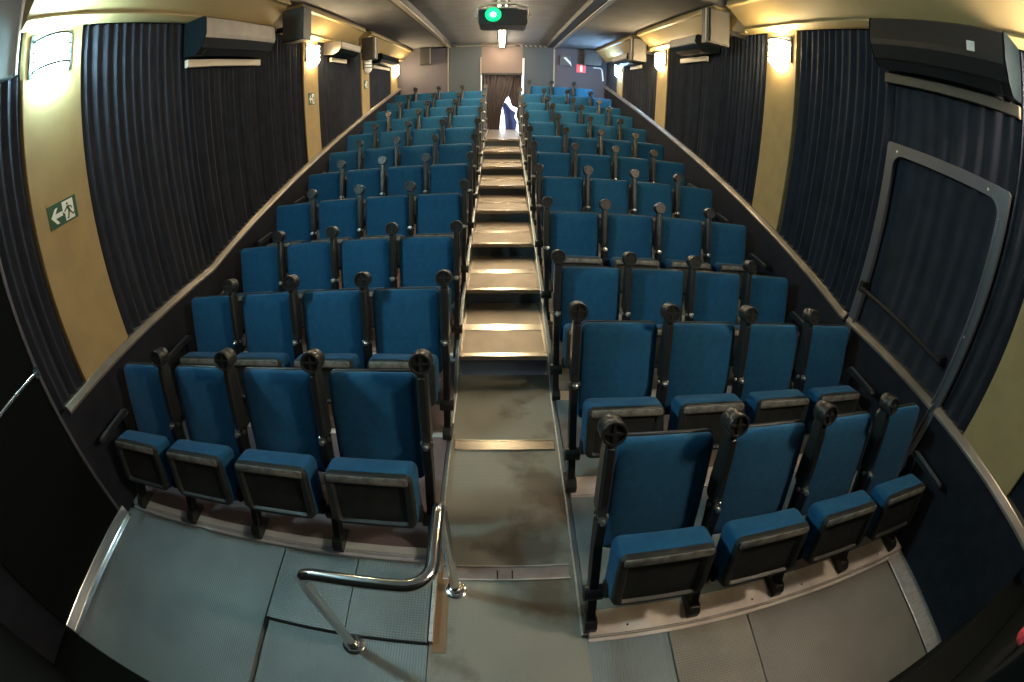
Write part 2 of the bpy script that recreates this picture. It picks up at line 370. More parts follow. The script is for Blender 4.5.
for side, X, ps, tf, ins in (('left', XL, PL, trimL, 1), ('right', XR, PR, trimR, -1)):
    for i, (a, b) in enumerate(ps):
        x0, x1 = sorted((X - ins * .06, X + ins * .004))
        struct(MB().box(x0, x1, a, b, min(tf(a), tf(b)) - .02, 1.16).build('wall_pillar', M_['olive'], bevel=.008),
               'ochre fabric pillar on the %s wall, number %d from the front' % (side, i + 1), 'pillar')

SPK_GAPS = {'left': [(4.86, 5.22), (7.96, 8.34)], 'right': [(4.70, 5.06), (8.26, 8.66)]}
for side, X, ins in (('left', XL, 1), ('right', XR, -1)):
    prof = [(0, 1.135), (.05, 1.135), (.115, 1.165), (.115, 1.180), (.10, 1.185), (.315, 1.395), (.36, 1.400), (.36, 1.425), (.345, 1.435), (.345, 1.49), (0, 1.49)]
    edges = [1.41 if side == 'left' else -.3] + [y for g_ in SPK_GAPS[side] for y in g_] + [YB]
    for i in range(0, len(edges), 2):
        g = MB().prism([(X + ins * p[0], p[1]) for p in prof], 'y', edges[i], edges[i + 1])
        struct(g.build('trim_20', M_['cove'], bevel=.004), 'ochre cove along the top of the %s wall' % side, 'cove')
    for a, b in SPK_GAPS[side]:
        x0, x1 = sorted((X, X + ins * .10))
        struct(MB().box(x0, x1, a, b, 1.135, 1.48).build('trim_21', M_['cove']), 'recessed ochre cove piece behind a speaker', 'cove')

# ------------------------------------------------------------------ curtains
def curtain(X, ins, ya, yb, zbot, ztop, seed, label, pitch=.095, amp=.021, m='curtain', org_z=None):
    rnd = random.Random(seed); ys = []; y = ya
    cols = []
    while y < yb - .02:
        p = pitch * rnd.uniform(.75, 1.3); p = min(p, yb - y)
        n = 6; a = amp * rnd.uniform(.7, 1.25)
        for i in range(n):
            cols.append((y + p * i / n, -a * math.cos(2 * PI * i / n), rnd.uniform(-.003, .003)))
        y += p
    cols.append((yb, -amp, 0))
    fr, bk = [], []
    rows = 4
    vs, fs = [], []
    for (y, d, j) in cols:
        zb = zbot(y)
        for r in range(rows + 1):
            t = r / rows; dd = d * (1.05 - .5 * t * t) + j * (1 - t)
            vs.append((X + ins * (dd + .010), y + j * 2 * (1 - t), zb + (ztop - zb) * t))
    n = len(cols); nr = rows + 1
    for i in range(n - 1):
        for r in range(rows): fs.append((i * nr + r, (i + 1) * nr + r, (i + 1) * nr + r + 1, i * nr + r + 1))
    # back sheet gives the cloth thickness
    off = len(vs)
    vs += [(x - ins * .006, y, z) for x, y, z in vs]
    for i in range(n - 1):
        for r in range(rows): fs.append((off + i * nr + r, off + i * nr + r + 1, off + (i + 1) * nr + r + 1, off + (i + 1) * nr + r))
    o = MB().add(vs, fs).build('pleated_curtain', M_[m], smooth=True, org=(X, (ya + yb) / 2, zbot((ya + yb) / 2)))
    return tag(o, label, 'curtain', 'dark pleated wall curtains')
XCL, XCR = XL - .034, XR + .034
curtain(XCL, 1, 1.16, 1.472, lambda y: trimL(y) + .015, .84, 1, 'narrow dark pleated curtain left of the pillar with the cold lamp')
curtain(XCL, 1, 2.04, 6.012, lambda y: trimL(y) + .015, 1.133, 2, 'wide dark pleated curtain on the left wall below the nearest left air conditioner')
curtain(XCL, 1, 6.568, 8.812, lambda y: trimL(y) + .015, 1.133, 3, 'dark pleated curtain on the left wall between second and third pillar')
curtain(XCL, 1, 9.368, 11.292, lambda y: trimL(y) + .015, 1.133, 4, 'rearmost dark pleated curtain on the left wall before the last pillar')
curtain(XCR, -1, .94, 1.205, lambda y: trimR(y) + .015, 1.133, 5, 'narrow dark curtain between hatch frame and nearest right pillar')
curtain(XCR, -1, 2.44, 3.782, lambda y: trimR(y) + .015, 1.133, 6, 'dark pleated curtain between the hatch and the right warm lamp pillar')
curtain(XCR, -1, 4.368, 7.522, lambda y: trimR(y) + .015, 1.133, 7, 'dark pleated curtain on the right wall below the small pale air conditioner')
curtain(XCR, -1, 8.088, 10.492, lambda y: trimR(y) + .015, 1.133, 8, 'dark pleated curtain on the right wall before the cold rear lamp')
curtain(XCR, -1, 11.058, 12.29, lambda y: trimR(y) + .015, 1.133, 9, 'short dark curtain in the rear right corner')
curtain(XCR + .012, -1, 1.21, 2.435, lambda y: -1.25, 1.133, 10, 'dark curtain behind the grey hatch frame on the right wall', pitch=.14, amp=.013)

# ------------------------------------------------------------------ emergency hatch on the right wall
hx = XR - .012
h = thing('emergency_hatch', 'grey metal hatch frame with rounded corners on the right wall', 'hatch', (hx, 1.82, -1.27))
outer = rr(1.20, 2.05, .03, 6); inner = rr(1.05, 1.90, .10, 6)
oc, ic = (1.815, -.815), (1.805, -.82)
ring = lambda pts, c, x: [(x, c[0] + p[0], c[1] + p[1]) for p in pts]
g = MB().loft([ring(outer, oc, hx + .03), ring(outer, oc, hx - .012), ring(inner, ic, hx - .012), ring(inner, ic, hx + .03), ring(outer, oc, hx + .03)], cap0=False, cap1=False)
fr = g.build('hatch_frame', M_['frame'], h, org=(hx, 1.82, -1.27), bevel=.003)
rim = rr(1.065, 1.915, .11, 6)
g = MB().loft([ring(rim, ic, hx - .012), ring(rim, ic, hx - .026), ring(rr(1.035, 1.885, .095, 6), ic, hx - .026), ring(rr(1.035, 1.885, .095, 6), ic, hx + .02)], cap0=False, cap1=False)
g.build('inner_rim', M_['frame'], h, org=(hx, 1.82, -1.27), smooth=True)
for (y, z) in ((2.30, .15), (1.40, .16), (1.28, .02), (1.27, -.75)):
    MB().cyl((hx - .010, y, z), (hx - .016, y, z), .009, n=10).build('frame_screw', M_['bolt'], h, org=(hx, 1.82, -1.27))
g = MB().tube([(hx - .06, 1.36, -.99), (hx - .06, 2.33, -.955)], .018, 10)
g.box(hx - .07, hx + .02, 2.31, 2.35, -.985, -.90); g.box(hx - .07, hx + .02, 1.35, 1.38, -1.01, -.95)
g.build('grab_bar', M_['steel'], h, org=(hx, 1.82, -1.27), smooth=True)

# left exit door near the front with its push bar
d = struct(MB().box(XL - .06, XL + .008, .05, 1.112, ZF, .84).build('door_1', M_['doorpanel'], bevel=.006), 'black emergency exit door at the front of the left wall', 'door')
g = MB().tube([(XL + .075, .20, -.872), (XL + .075, 1.085, -.872)], .014, 12)
g.box(XL, XL + .085, 1.06, 1.10, -.90, -.84); g.box(XL, XL + .085, .20, .24, -.90, -.84)
g.build('push_bar', M_['chrome'], d, smooth=True)
struct(MB().box(XL - .06, XL + .02, 1.108, 1.135, ZF, .84).build('trim_22', M_['frame'], bevel=.004), 'dark edge strip beside the left exit door', 'trim')
g = MB().box(XL - .06, XL + .03, -.3, 1.40, .845, ZC - .02)
gd = tag(g.build('wall_duct', M_['greypanel'], bevel=.008, org=(XL, .7, .845)), 'pale grey duct at the upper left above the exit door', 'duct')
MB().box(XL + .01, XL + .045, 1.385, 1.409, .845, ZC - .021).build('duct_edge', M_['whitepaint'], gd, bevel=.006, org=(XL, .7, .845))

# ------------------------------------------------------------------ wall lamps
def sconce(side, yc, zc, m, label, lit=True, w=.40, hgt=.30):
    X, ins = (XL, 1) if side == 'left' else (XR, -1)
    X += ins * .004
    low = {M_['cold']: M_['cold_low'], M_['coldrear']: M_['coldrear_low'], M_['warm']: M_['warm_low'], M_['neutral']: M_['neutral_low']}[m]
    o = (X, yc, zc)
    th = thing('wall_lamp', label, 'lamp', o, 'louvred wall lamps on the pillars')
    def bx(mb, d0, d1, y0, y1, z0, z1):
        x0, x1 = sorted((X + ins * d0, X + ins * d1)); mb.box(x0, x1, yc + y0, yc + y1, zc + z0, zc + z1)
    g = MB(); bx(g, 0, .02, -w / 2, w / 2, -hgt / 2, hgt / 2); g.build('back_plate', M_['lampgrey'], th, bevel=.005, org=o)
    # glowing glass: half drum
    n = 10; prof = [(X + ins * (.022 + .105 * math.sin(PI * i / n)), yc - .145 * math.cos(PI * i / n)) for i in range(n + 1)]
    MB().prism(prof, 'z', zc - .10, zc + .09).build('lamp_glass', m if lit else M_['lampwhite'], th, smooth=True, org=o)
    for j, z in enumerate((-.112, -.045, .018, .092)):
        # each louvre is a thin curved blade in front of the glass, open in the middle of the sides
        rr_ = []
        for i in range(n + 1):
            a = PI * i / n
            rr_.append((X + ins * (.02 + .125 * math.sin(a)), yc - .168 * math.cos(a)))
        inn = [(X + ins * (.02 + .113 * math.sin(PI * i / n)), yc - .153 * math.cos(PI * i / n)) for i in range(n, -1, -1)]
        th_ = .013 if j in (1, 2) else .018
        MB().prism(rr_ + inn, 'z', zc + z - th_ / 2, zc + z + th_ / 2).build('louvre', M_['lampgrey'], th, org=o)
    # lower white diffuser: tapering bowl
    rings = []
    for t, k in ((0, 1.0), (.03, .95), (.075, .72), (.11, .38), (.122, .1)):
        rings.append([(X + ins * (.02 + .115 * k * math.sin(PI * i / n)), yc - .155 * k * math.cos(PI * i / n), zc - .122 - t) for i in range(n + 1)])
    MB().loft(rings).build('lower_diffuser', low if lit else M_['lampwhite'], th, smooth=True, org=o)
    return th
sconce('left', 1.72, .945, M_['cold'], 'bright cold white louvred lamp on the nearest left pillar above the exit sign')
sconce('left', 6.27, .93, M_['warm'], 'warm louvred lamp on the second left pillar beside the large black speaker')
sconce('left', 9.09, .90, M_['warm'], 'unlit white louvred lamp on the third left pillar', lit=False)
sconce('left', 11.62, .90, M_['warm'], 'warm louvred lamp on the rearmost left pillar')
sconce('right', .64, .93, M_['neutral'], 'louvred lamp on the nearest right pillar by the front')
sconce('right', 4.06, .92, M_['warm'], 'warm louvred lamp on the right pillar between speaker and black air conditioner')
sconce('right', 7.80, .95, M_['warm'], 'warm louvred lamp on the right pillar beside the small pale air conditioner')
sconce('right', 10.77, .90, M_['coldrear'], 'cold bluish louvred lamp on the rearmost right pillar')

# ------------------------------------------------------------------ ceiling tube, projector, puck
o = (0, 9.9, 1.50)
t = thing('ceiling_tube_lamp', 'long glowing fluorescent tube on the ceiling above the aisle', 'lamp', o)
MB().box(-.07, .07, 6.4, 12.2, 1.475, 1.56).build('lamp_housing', M_['whitepaint'], t, bevel=.005, org=o)
MB().prism([(-.06, 1.474), (-.06, 1.455), (-.045, 1.435), (-.02, 1.425), (.02, 1.425), (.045, 1.435), (.06, 1.455), (.06, 1.474)], 'y', 6.44, 12.16).build('glowing_diffuser', M_['tube'], t, smooth=True, org=o)
for y in (6.42, 12.18): MB().box(-.066, .066, y - .02, y + .02, 1.42, 1.476).build('end_cap', M_['whitepaint'], t, bevel=.004, org=o)

py = 4.6; o = (0.005, py, 1.56)
pj = thing('projector', 'black ceiling projector with a glowing green lens above the aisle', 'projector', o)
g = MB().prism([(-.235, .80), (-.215, .785), (.225, .785), (.245, .80), (.245, .95), (.235, .965), (-.225, .965), (-.235, .95)], 'y', py, py + .42)
g.build('projector_body', M_['cabinet'], pj, bevel=.008, org=o)
g = MB().lathe((-.09, py, .90), (0, -1, 0), [(.08, -.02), (.08, .02), (.072, .03), (.055, .03), (.046, .012), (.028, .012)], 24)
g.build('lens_barrel', M_['lensflare'], pj, smooth=True, org=o)
MB().lathe((-.09, py, .90), (0, -1, 0), [(.030, .010), (.028, .018), (.02, .026), (.0, .029)], 20).build('lens', M_['lens'], pj, smooth=True, org=o)
g = MB()
g.prism([(-.27, .90), (-.255, .90), (-.245, 1.0), (-.12, 1.035), (.13, 1.035), (.255, 1.0), (.265, .90), (.28, .90), (.27, 1.01), (.14, 1.055), (-.13, 1.055), (-.26, 1.01)], 'y', py + .05, py + .12)
g.prism([(-.27, .90), (-.255, .90), (-.245, 1.0), (-.12, 1.035), (.13, 1.035), (.255, 1.0), (.265, .90), (.28, .90), (.27, 1.01), (.14, 1.055), (-.13, 1.055), (-.26, 1.01)], 'y', py + .28, py + .35)
g.box(-.14, .15, py + .04, py + .36, .985, .999)
g.build('mount_cradle', M_['bracket'], pj, bevel=.003, org=o)
MB().cyl((0.005, py + .2, 1.03), (0.005, py + .2, 1.55), .025, n=14).build('mount_pole', M_['acwhite'], pj, smooth=True, org=o)
o = (1.30, 5.65, 1.46)
tag(MB().lathe((1.30, 5.65, 1.455), (0, 0, -1), [(.05, 0), (.05, .02), (.04, .035), (.02, .042), (0, .044)], 18).build('smoke_detector', M_['whitepaint'], smooth=True, org=o), 'small round white detector under the right ceiling beam', 'detector')
o = (2.50, 2.18, 1.40)
tag(MB().cyl((2.478, 2.18, 1.395), (2.44, 2.16, 1.30), .022, n=12).box(2.43, 2.50, 2.155, 2.205, 1.36, 1.40).build('small_spotlight', M_['cabinet'], smooth=True, org=o), 'tiny black fitting on the ochre cove above the black air conditioner', 'fitting')

# ------------------------------------------------------------------ air conditioners
def aircon(side, ya, yb, x_front, z0, z1, front, end, under, label, strip_label, ys, strip='bracket', sticker=None, panel=True):
    X, ins = (XL, 1) if side == 'left' else (XR, -1)
    o = (X, (ya + yb) / 2, z0)
    th = thing('air_conditioner', label, 'air conditioner', o, 'wall air conditioners')
    D = abs(x_front - X)
    f = lambda d: X + ins * d
    H = z1 - z0
    prof = [(0, z0 + .02), (D * .55, z0), (D * .80, z0 + H * .16), (D * .95, z0 + H * .40), (D, z0 + H * .50), (D * .97, z1 - .02), (D * .90, z1), (0, z1)]
    MB().prism([(f(d), z) for d, z in prof], 'y', ya + .012, yb - .012).build('unit_body', M_[under], th, org=o, bevel=.004)
    for y in (ya, yb - .014):
        MB().prism([(f(d * 1.012), z0 + (z - z0) * 1.004) for d, z in prof], 'y', y, y + .014).build('end_cap', M_[end], th, org=o, bevel=.004)
    if panel:
        MB().prism([(f(d), z) for d, z in ((D * .952, z0 + H * .42), (D * 1.0, z0 + H * .51), (D * .972, z1 - .025), (D * .985, z1 - .02), (D * 1.02, z0 + H * .51), (D * .97, z0 + H * .40))], 'y', ya + .02, yb - .02).build('front_panel', M_[front], th, org=o, bevel=.002)
    MB().prism([(f(d), z) for d, z in ((D * .60, z0 - .004), (D * .80, z0 + H * .12), (D * .82, z0 + H * .11), (D * .62, z0 - .012))], 'y', ya + .08, yb - .08).build('louvre_flap', M_[under], th, org=o)
    if sticker:
        y, z = sticker
        MB().box(*sorted((f(D * .985), f(D * 1.024))), y - .033, y + .033, z - .033, z + .033).build('energy_label', M_['signwhite'], th, org=o)
    o2 = (X, (ys[0] + ys[1]) / 2, z0 - .1)
    x0, x1 = sorted((X + ins * .006, X + ins * .05))
    tag(MB().box(x0, x1, ys[0], ys[1], z0 - .085, z0 - .008).build('mounting_batten', M_[strip], bevel=.004, org=o2), strip_label, 'batten', 'battens under the air conditioners')
aircon('left', 3.30, 4.68, -2.46, .77, 1.128, 'acwhite', 'acdark', 'acblack', 'nearest left air conditioner with pale front and dark end', 'cream batten under the nearest left air conditioner', (3.31, 4.69))
aircon('left', 6.80, 7.82, -2.42, .90, 1.128, 'acwhite', 'acgrey', 'acdark', 'small pale air conditioner on the left wall beside the farther speaker', 'cream batten under the second left air conditioner', (7.05, 7.80))
aircon('left', 9.45, 11.05, -2.45, .90, 1.128, 'acdark', 'acdark', 'acblack', 'dark air conditioner at the rear of the left wall', 'cream batten under the rear left air conditioner', (9.6, 11.0))
aircon('right', 1.19, 2.46, 2.51, .755, 1.13, 'acgrey', 'acdark', 'acblack', 'large black air conditioner with a white sticker on the right wall', 'long brown batten under the large black air conditioner', (1.19, 2.48), 'bracketdark', (1.47, .975))
aircon('right', 5.55, 6.50, 2.42, .90, 1.128, 'acwhite', 'acdark', 'acblack', 'small pale air conditioner on the right wall between two speakers', 'cream batten under the small pale right air conditioner', (5.88, 6.85))
aircon('right', 9.05, 10.3, 2.46, .90, 1.128, 'acwhite', 'acdark', 'acblack', 'air conditioner at the rear of the right wall', 'cream batten under the rear right air conditioner', (9.0, 9.75))

# ------------------------------------------------------------------ speakers
def speaker(x0, x1, y0, y1, z0, z1, face, label, strip=0, wall_x=None, edge=True, grille='grille'):
    o = ((x0 + x1) / 2, (y0 + y1) / 2, z0)
    th = thing('wall_speaker', label, 'speaker', o, 'black speakers high on the walls')
    MB().box(x0, x1, y0 + .02, y1, z0, z1).build('speaker_cabinet', M_['cabinet'], th, bevel=.01, org=o)
    g = MB().box(x0 + .015, x1 - .015, y0, y0 + .02, z0 + .015, z1 - .015); g.build('speaker_grille', M_[grille], th, bevel=.006, org=o)
    if edge:
        xa = x0 if face > 0 else x1
        g = MB().box(xa - .012, xa + .004, y0 + .06, y0 + .085, z0 + .02, z1 - .01) if face > 0 else MB().box(xa - .004, xa + .012, y0 + .06, y0 + .085, z0 + .02, z1 - .01)
        g.build('edge_strip', M_['bracket'], th, org=o)
    if wall_x is not None:
        a, b = sorted((wall_x, x0 if wall_x < x0 else x1))
        g = MB().box(a, b + .01, y0 + .10, y0 + .16, (z0 + z1) / 2 - .05, (z0 + z1) / 2 + .02); g.build('wall_bracket', M_['steel'], th, org=o, bevel=.004)
    else:
        MB().box((x0 + x1) / 2 - .04, (x0 + x1) / 2 + .04, y1 - .01, YB - .002, (z0 + z1) / 2 - .05, (z0 + z1) / 2 + .05).build('wall_bracket', M_['steel'], th, org=o)
speaker(-2.50, -2.222, 4.90, 5.16, .93, 1.36, -1, 'large black speaker on the left wall before the warm lamp', wall_x=XL - .02, edge=False)
speaker(-2.47, -2.23, 8.00, 8.27, .86, 1.30, -1, 'smaller black speaker farther along the left wall', wall_x=XL - .02)
speaker(2.24, 2.515, 4.75, 4.97, .90, 1.36, 1, 'near black speaker on the right wall with lit grille', wall_x=XR + .02)
speaker(2.365, 2.64, 8.30, 8.60, .89, 1.36, 1, 'far black speaker on the right wall with lit grille', wall_x=XR + .02)
speaker(-2.13, -1.86, 12.02, 12.26, .98, 1.47, -1, 'black speaker on the rear wall at the left', edge=True, grille='cabinet')
speaker(2.12, 2.62, 12.02, 12.26, 1.0, 1.47, 1, 'black speaker on the rear wall at the right corner', edge=False, grille='cabinet')

# ------------------------------------------------------------------ signs and small fittings
def exit_sign(yc, zc, w, hgt, label):
    x = XL + .006; o = (x, yc, zc)
    th = thing('exit_sign', label, 'sign', o, 'green running man exit signs')
    MB().box(x, x + .006, yc - w / 2, yc + w / 2, zc - hgt / 2, zc + hgt / 2).build('sign_board', M_['green'], th, org=o)
    P = lambda pts: [(yc + u * w, zc + v * hgt) for u, v in pts]
    MB().prism(P([(-.42, -.02), (-.25, .30), (-.16, .30), (-.27, .07), (-.02, .07), (-.02, -.12), (-.27, -.12), (-.16, -.36), (-.25, -.36)]), 'x', x + .005, x + .008).build('arrow', M_['signwhite'], th, org=o)
    dr = MB().prism(P([(.0, -.42), (.06, -.42), (.06, -.1), (.0, -.0), (.0, .42), (.38, .42), (.38, -.42)]), 'x', x + .005, x + .008).build('doorway_symbol', M_['signwhite'], th, org=o)
    g = MB()
    cx, cz = yc + .17 * w, zc + .27 * hgt
    g.prism([(cx + .032 * w * math.cos(2 * PI * i / 12), cz + .032 * w * math.sin(2 * PI * i / 12)) for i in range(12)], 'x', x + .0075, x + .010)
    for poly in ([(.13, .17), (.20, .20), (.26, -.06), (.19, -.08)], [(.14, .16), (.16, .10), (.06, -.03), (.03, .01)], [(.19, .19), (.30, .12), (.33, .0), (.30, .0), (.27, .09), (.19, .12)],
                 [(.19, -.04), (.25, -.05), (.33, -.22), (.38, -.18), (.39, -.23), (.33, -.30)], [(.18, -.05), (.23, -.05), (.17, -.36), (.11, -.36), (.10, -.31), (.14, -.30)]):
        g.prism(P(poly), 'x', x + .0075, x + .010)
    g.build('running_man', M_['green'], dr, org=o)
exit_sign(1.74, -.14, .275, .155, 'green exit sign with arrow on the nearest left pillar')
exit_sign(6.27, .205, .23, .185, 'small green exit sign on the second left pillar')
exit_sign(9.09, .43, .23, .18, 'tiny green exit sign on the third left pillar')
o = (2.095, YB, .79); x, z = 2.095, .91
fs = thing('fire_sign', 'small red fire sign with white symbol on the rear wall', 'sign', o)
MB().box(x - .125, x + .125, YB - .012, YB, z - .12, z + .12).build('sign_board', M_['red'], fs, org=o)
MB().prism([(x - .03, z - .09), (x + .03, z - .09), (x + .035, z + .03), (x + .015, z + .05), (x + .05, z + .08), (x + .0, z + .09), (x - .05, z + .06), (x - .015, z + .05), (x - .035, z + .03)], 'y', YB - .018, YB - .012).build('symbol', M_['signwhite'], fs, org=o)
o = (1.67, YB, 1.08)
bx_ = thing('wall_box', 'pale metal box with a bracket high on the rear wall', 'box', o)
MB().box(1.53, 1.80, YB - .10, YB, .96, 1.24).build('box_body', M_['frame'], bx_, bevel=.01, org=o)
MB().prism([(1.60, 1.18), (1.78, 1.00), (1.82, .94), (1.80, 1.06), (1.66, 1.20)], 'y', YB - .12, YB - .10).build('bracket', M_['whitepaint'], bx_, org=o)
o = (2.55, YB, .8)
tag(MB().tube([(2.42, YB - .03, .965), (2.60, YB - .03, .965), (2.64, YB - .03, .94), (2.66, YB - .03, .90), (2.70, YB - .03, .60)], .022, 10).build('conduit_pipe', M_['whitepaint'], smooth=True, org=o), 'white bent conduit below the rear right speaker', 'pipe')

# ------------------------------------------------------------------ doorway curtain and outside
def cloth_sheet(name, label, left, right, y, seed, m, amp=.035, pleats=9):
    """left/right: list of (z, x) edges from top to bottom"""
    rnd = random.Random(seed); n = pleats * 6; vs, fs = [], []
    ph = [rnd.uniform(.8, 1.2) for _ in range(pleats + 1)]
    rows = len(left)
    for r in range(rows):
        z, xl = left[r]; xr = right[r][1]
        for i in range(n + 1):
            t = i / n
            vs.append((xl + (xr - xl) * t, y + amp * ph[int(t * pleats)] * math.sin(2 * PI * t * pleats) * (.5 + .5 * r / rows), z))
    off = len(vs)
    vs += [(a, b + .008, c) for a, b, c in vs]
    for r in range(rows - 1):
        for i in range(n):
            a = r * (n + 1) + i
            fs.append((a, a + 1, a + n + 2, a + n + 1)); fs.append((off + a, off + a + n + 1, off + a + n + 2, off + a + 1))
    return tag(MB().add(vs, fs).build(name, M_[m], smooth=True, org=((left[0][1] + right[0][1]) / 2, y, left[-1][0])), label, 'curtain')
zs = [.68, .45, .2, .03, -.05, -.25, -.32, -.5, -.7, -.936]
cloth_sheet('door_curtain', 'dark brown curtain drawn to the left in the rear doorway', [(z, -.525) for z in zs], list(zip(zs, (.33, .30, .26, .20, .13, .05, .03, .0, -.02, -.03))), YB + .07, 3, 'doorcurtain')
cloth_sheet('door_curtain', 'narrow brown curtain edge at the right side of the rear doorway', list(zip(zs, (.25, .22, .19, .18, .22, .28, .43, .40, .45, .47))), [(z, .54) for z in zs], YB + .14, 5, 'doorcurtain', .02, 4)
tag(MB().box(-.53, .545, YB + .002, YB + .018, .63, .70).build('curtain_rail', M_['beam'], org=(0, YB + .03, .68)), 'dark rail holding the rear doorway curtain', 'rail')
g = MB()
rnd = random.Random(4)
rings = []
for z, x, wx, wy in ((-.94, .26, .16, .17), (-.72, .27, .17, .18), (-.58, .22, .14, .15), (-.45, .24, .17, .13), (-.33, .15, .10, .10), (-.22, .10, .07, .08), (-.16, .08, .03, .03)):
    rings.append([(x + wx * math.cos(2 * PI * i / 14) * rnd.uniform(.85, 1.12), YB + .36 + wy * math.sin(2 * PI * i / 14) * rnd.uniform(.85, 1.1), z) for i in range(14)])
tag(g.loft(rings).build('cloth_bundle', M_['cloth'], smooth=True, org=(.25, YB + .36, -.94)), 'dark blue cloth bundle in the bright gap of the rear doorway', 'cloth')
struct(MB().box(-4, 4, YB + .82, 22, -2.9, -2.7).build('ground', M_['ground']), 'pale sunlit ground outside the rear doorway', 'ground')

# ------------------------------------------------------------------ front handrail
o = (-.45, .70, ZF); zt = -1.40
hr = thing('handrail', 'bent chrome handrail with two round feet beside the front step', 'handrail', o)
pts = []
A = Vector((-.741, .693, ZF)); B = Vector((-.240, 1.087, ZF)); R_ = .07
pts += [A + Vector((0, 0, .01)), A + Vector((0, 0, zt - ZF - R_))]
for i in range(1, 6):
    a = PI / 2 * i / 5; pts.append(A + Vector((R_ * (1 - math.cos(a)), 0, zt - ZF - R_ + R_ * math.sin(a))))
cx, cy, R2 = -.240 - .10, .693 + .10, .10
pts.append(Vector((cx, .693, zt)))
for i in range(1, 8):
    a = PI / 2 * i / 7; pts.append(Vector((cx + R2 * math.sin(a), cy - R2 * math.cos(a), zt)))
pts.append(Vector((-.240, 1.087 - R_, zt)))
for i in range(1, 6):
    a = PI / 2 * i / 5; pts.append(Vector((-.240, 1.087 - R_ + R_ * math.sin(a), zt - R_ + R_ * math.cos(a))))
pts.append(B + Vector((0, 0, .01)))
MB().tube(pts, .026, 16).build('rail_tube', M_['chrome'], hr, smooth=True, org=o)
for p in (A, B):
    MB().lathe(p, (0, 0, 1), [(.058, .001), (.058, .006), (.05, .011), (.034, .014), (.031, .03), (.0265, .032)], 24).build('floor_flange', M_['chrome'], hr, smooth=True, org=o)

# ------------------------------------------------------------------ red knob at the lower right corner
o = (1.06, -.29, -.57)
rk = thing('alarm_button', 'red button on a dark box at the lower right edge', 'button', o)
MB().box(.93, 1.2, -.30, -.21, -.78, -.42).build('button_box', M_['frontwall'], rk, bevel=.008, org=o)
MB().lathe((1.072, -.21, -.582), (0, 1, 0), [(.036, -.005), (.036, .02), (.028, .03), (0, .034)], 18).build('red_knob', M_['red'], rk, smooth=True, org=o)

# ------------------------------------------------------------------ cinema seats (built once, then copied)
TB = math.atan(.30)
def frame(o, t):
    o = Vector(o); T = Vector((0, math.sin(t), math.cos(t))); N = Vector((0, -math.cos(t), math.sin(t)))
    return lambda u, v, d: o + Vector((u, 0, 0)) + T * v + N * d
def pad_mesh(F, w, h, r, rings, arch=0.0, vshift=None):
    out = []
    for k, (ins, d) in enumerate(rings):
        ring_ = []
        for u, v in rr(w - 2 * ins, h - 2 * ins, max(r - ins * .6, .008), 5):
            if v > 0: v += arch * (1 - (2 * u / w) ** 2) * min(1, v / (h * .5))
            if vshift and k in vshift: v += vshift[k]
            ring_.append(F(u, v, d))
        out.append(ring_)
    return out
proto = {}
def keep(key, o): proto[key] = o; COL.objects.unlink(o); return o
FB = frame((0, -.036, .618), TB)
keep('backrest', MB().loft(pad_mesh(FB, .470, .592, .034, [(.004, -.035), (0, -.028), (0, -.014), (.006, -.004), (.018, .003), (.05, .009), (.11, .013)], .020)).build('backrest', M_['blue'], smooth=True))
FS = frame((0, -.033, .622), TB)
keep('back_shell', MB().loft(pad_mesh(FS, .480, .596, .038, [(.05, -.068), (.014, -.062), (.002, -.052), (0, -.034), (.004, -.029), (.012, -.029)], .020)).build('back_shell', M_['plastic'], smooth=True))
FC = frame((0, -.374, .438), math.radians(16))
keep('seat_cushion', MB().loft(pad_mesh(FC, .464, .322, .042, [(.020, -.165), (.006, -.158), (0, -.140), (.004, -.03), (.008, -.02)])).build('seat_cushion', M_['blue'], smooth=True))
keep('seat_pan', MB().loft(pad_mesh(FC, .452, .316, .042, [(.002, -.034), (0, -.026), (.003, -.002), (.010, .004), (.032, .005), (.038, .003), (.050, -.014), (.10, -.012)], 0, {4: -.010, 5: -.014, 6: -.018, 7: -.018})).build('seat_pan', M_['pan'], smooth=True))
keep('worn_lit_edge', MB().loft([[FC(u, v + .128, d) for u, v in rr(.415 - i, .042 - i, .012, 3)] for i, d in ((0, .001), (0, .0065), (.006, .0085))]).build('worn_lit_edge', M_['worn'], smooth=True))  # pale strip carrying the rim's painted reflection along with its wear
keep('hinge_disc', MB().cyl((-.236, -.315, .285), (.236, -.315, .285), .048, n=18).build('hinge_disc', M_['plastic'], smooth=True))
st = MB().prism([(-.13, .61), (-.150, .585), (-.178, .45), (-.250, .32), (-.315, .20), (-.40, .045), (-.42, .03), (-.42, 0), (-.30, 0), (-.30, .03), (-.325, .055), (-.245, .19), (-.17, .31), (-.11, .43), (-.075, .53), (-.055, .58), (-.07, .61)], 'x', -.022, .022)
keep('stand', st.build('stand', M_['steel'], bevel=.006))
br = MB().cyl((-.046, -.287, .20), (.046, -.287, .20), .042, n=18)
keep('hinge_knuckle', br.build('hinge_knuckle', M_['plastic'], smooth=True, bevel=.003))
ft = MB().prism([(-.435, 0), (-.27, 0), (-.27, .02), (-.33, .05), (-.37, .075), (-.405, .075), (-.435, .045)], 'x', -.032, .032)
keep('foot', ft.build('foot', M_['plastic'], bevel=.006))
FA = frame((0, -.115, .615), math.radians(15.9))
L_ = .41
a0 = MB()
ringsA = []
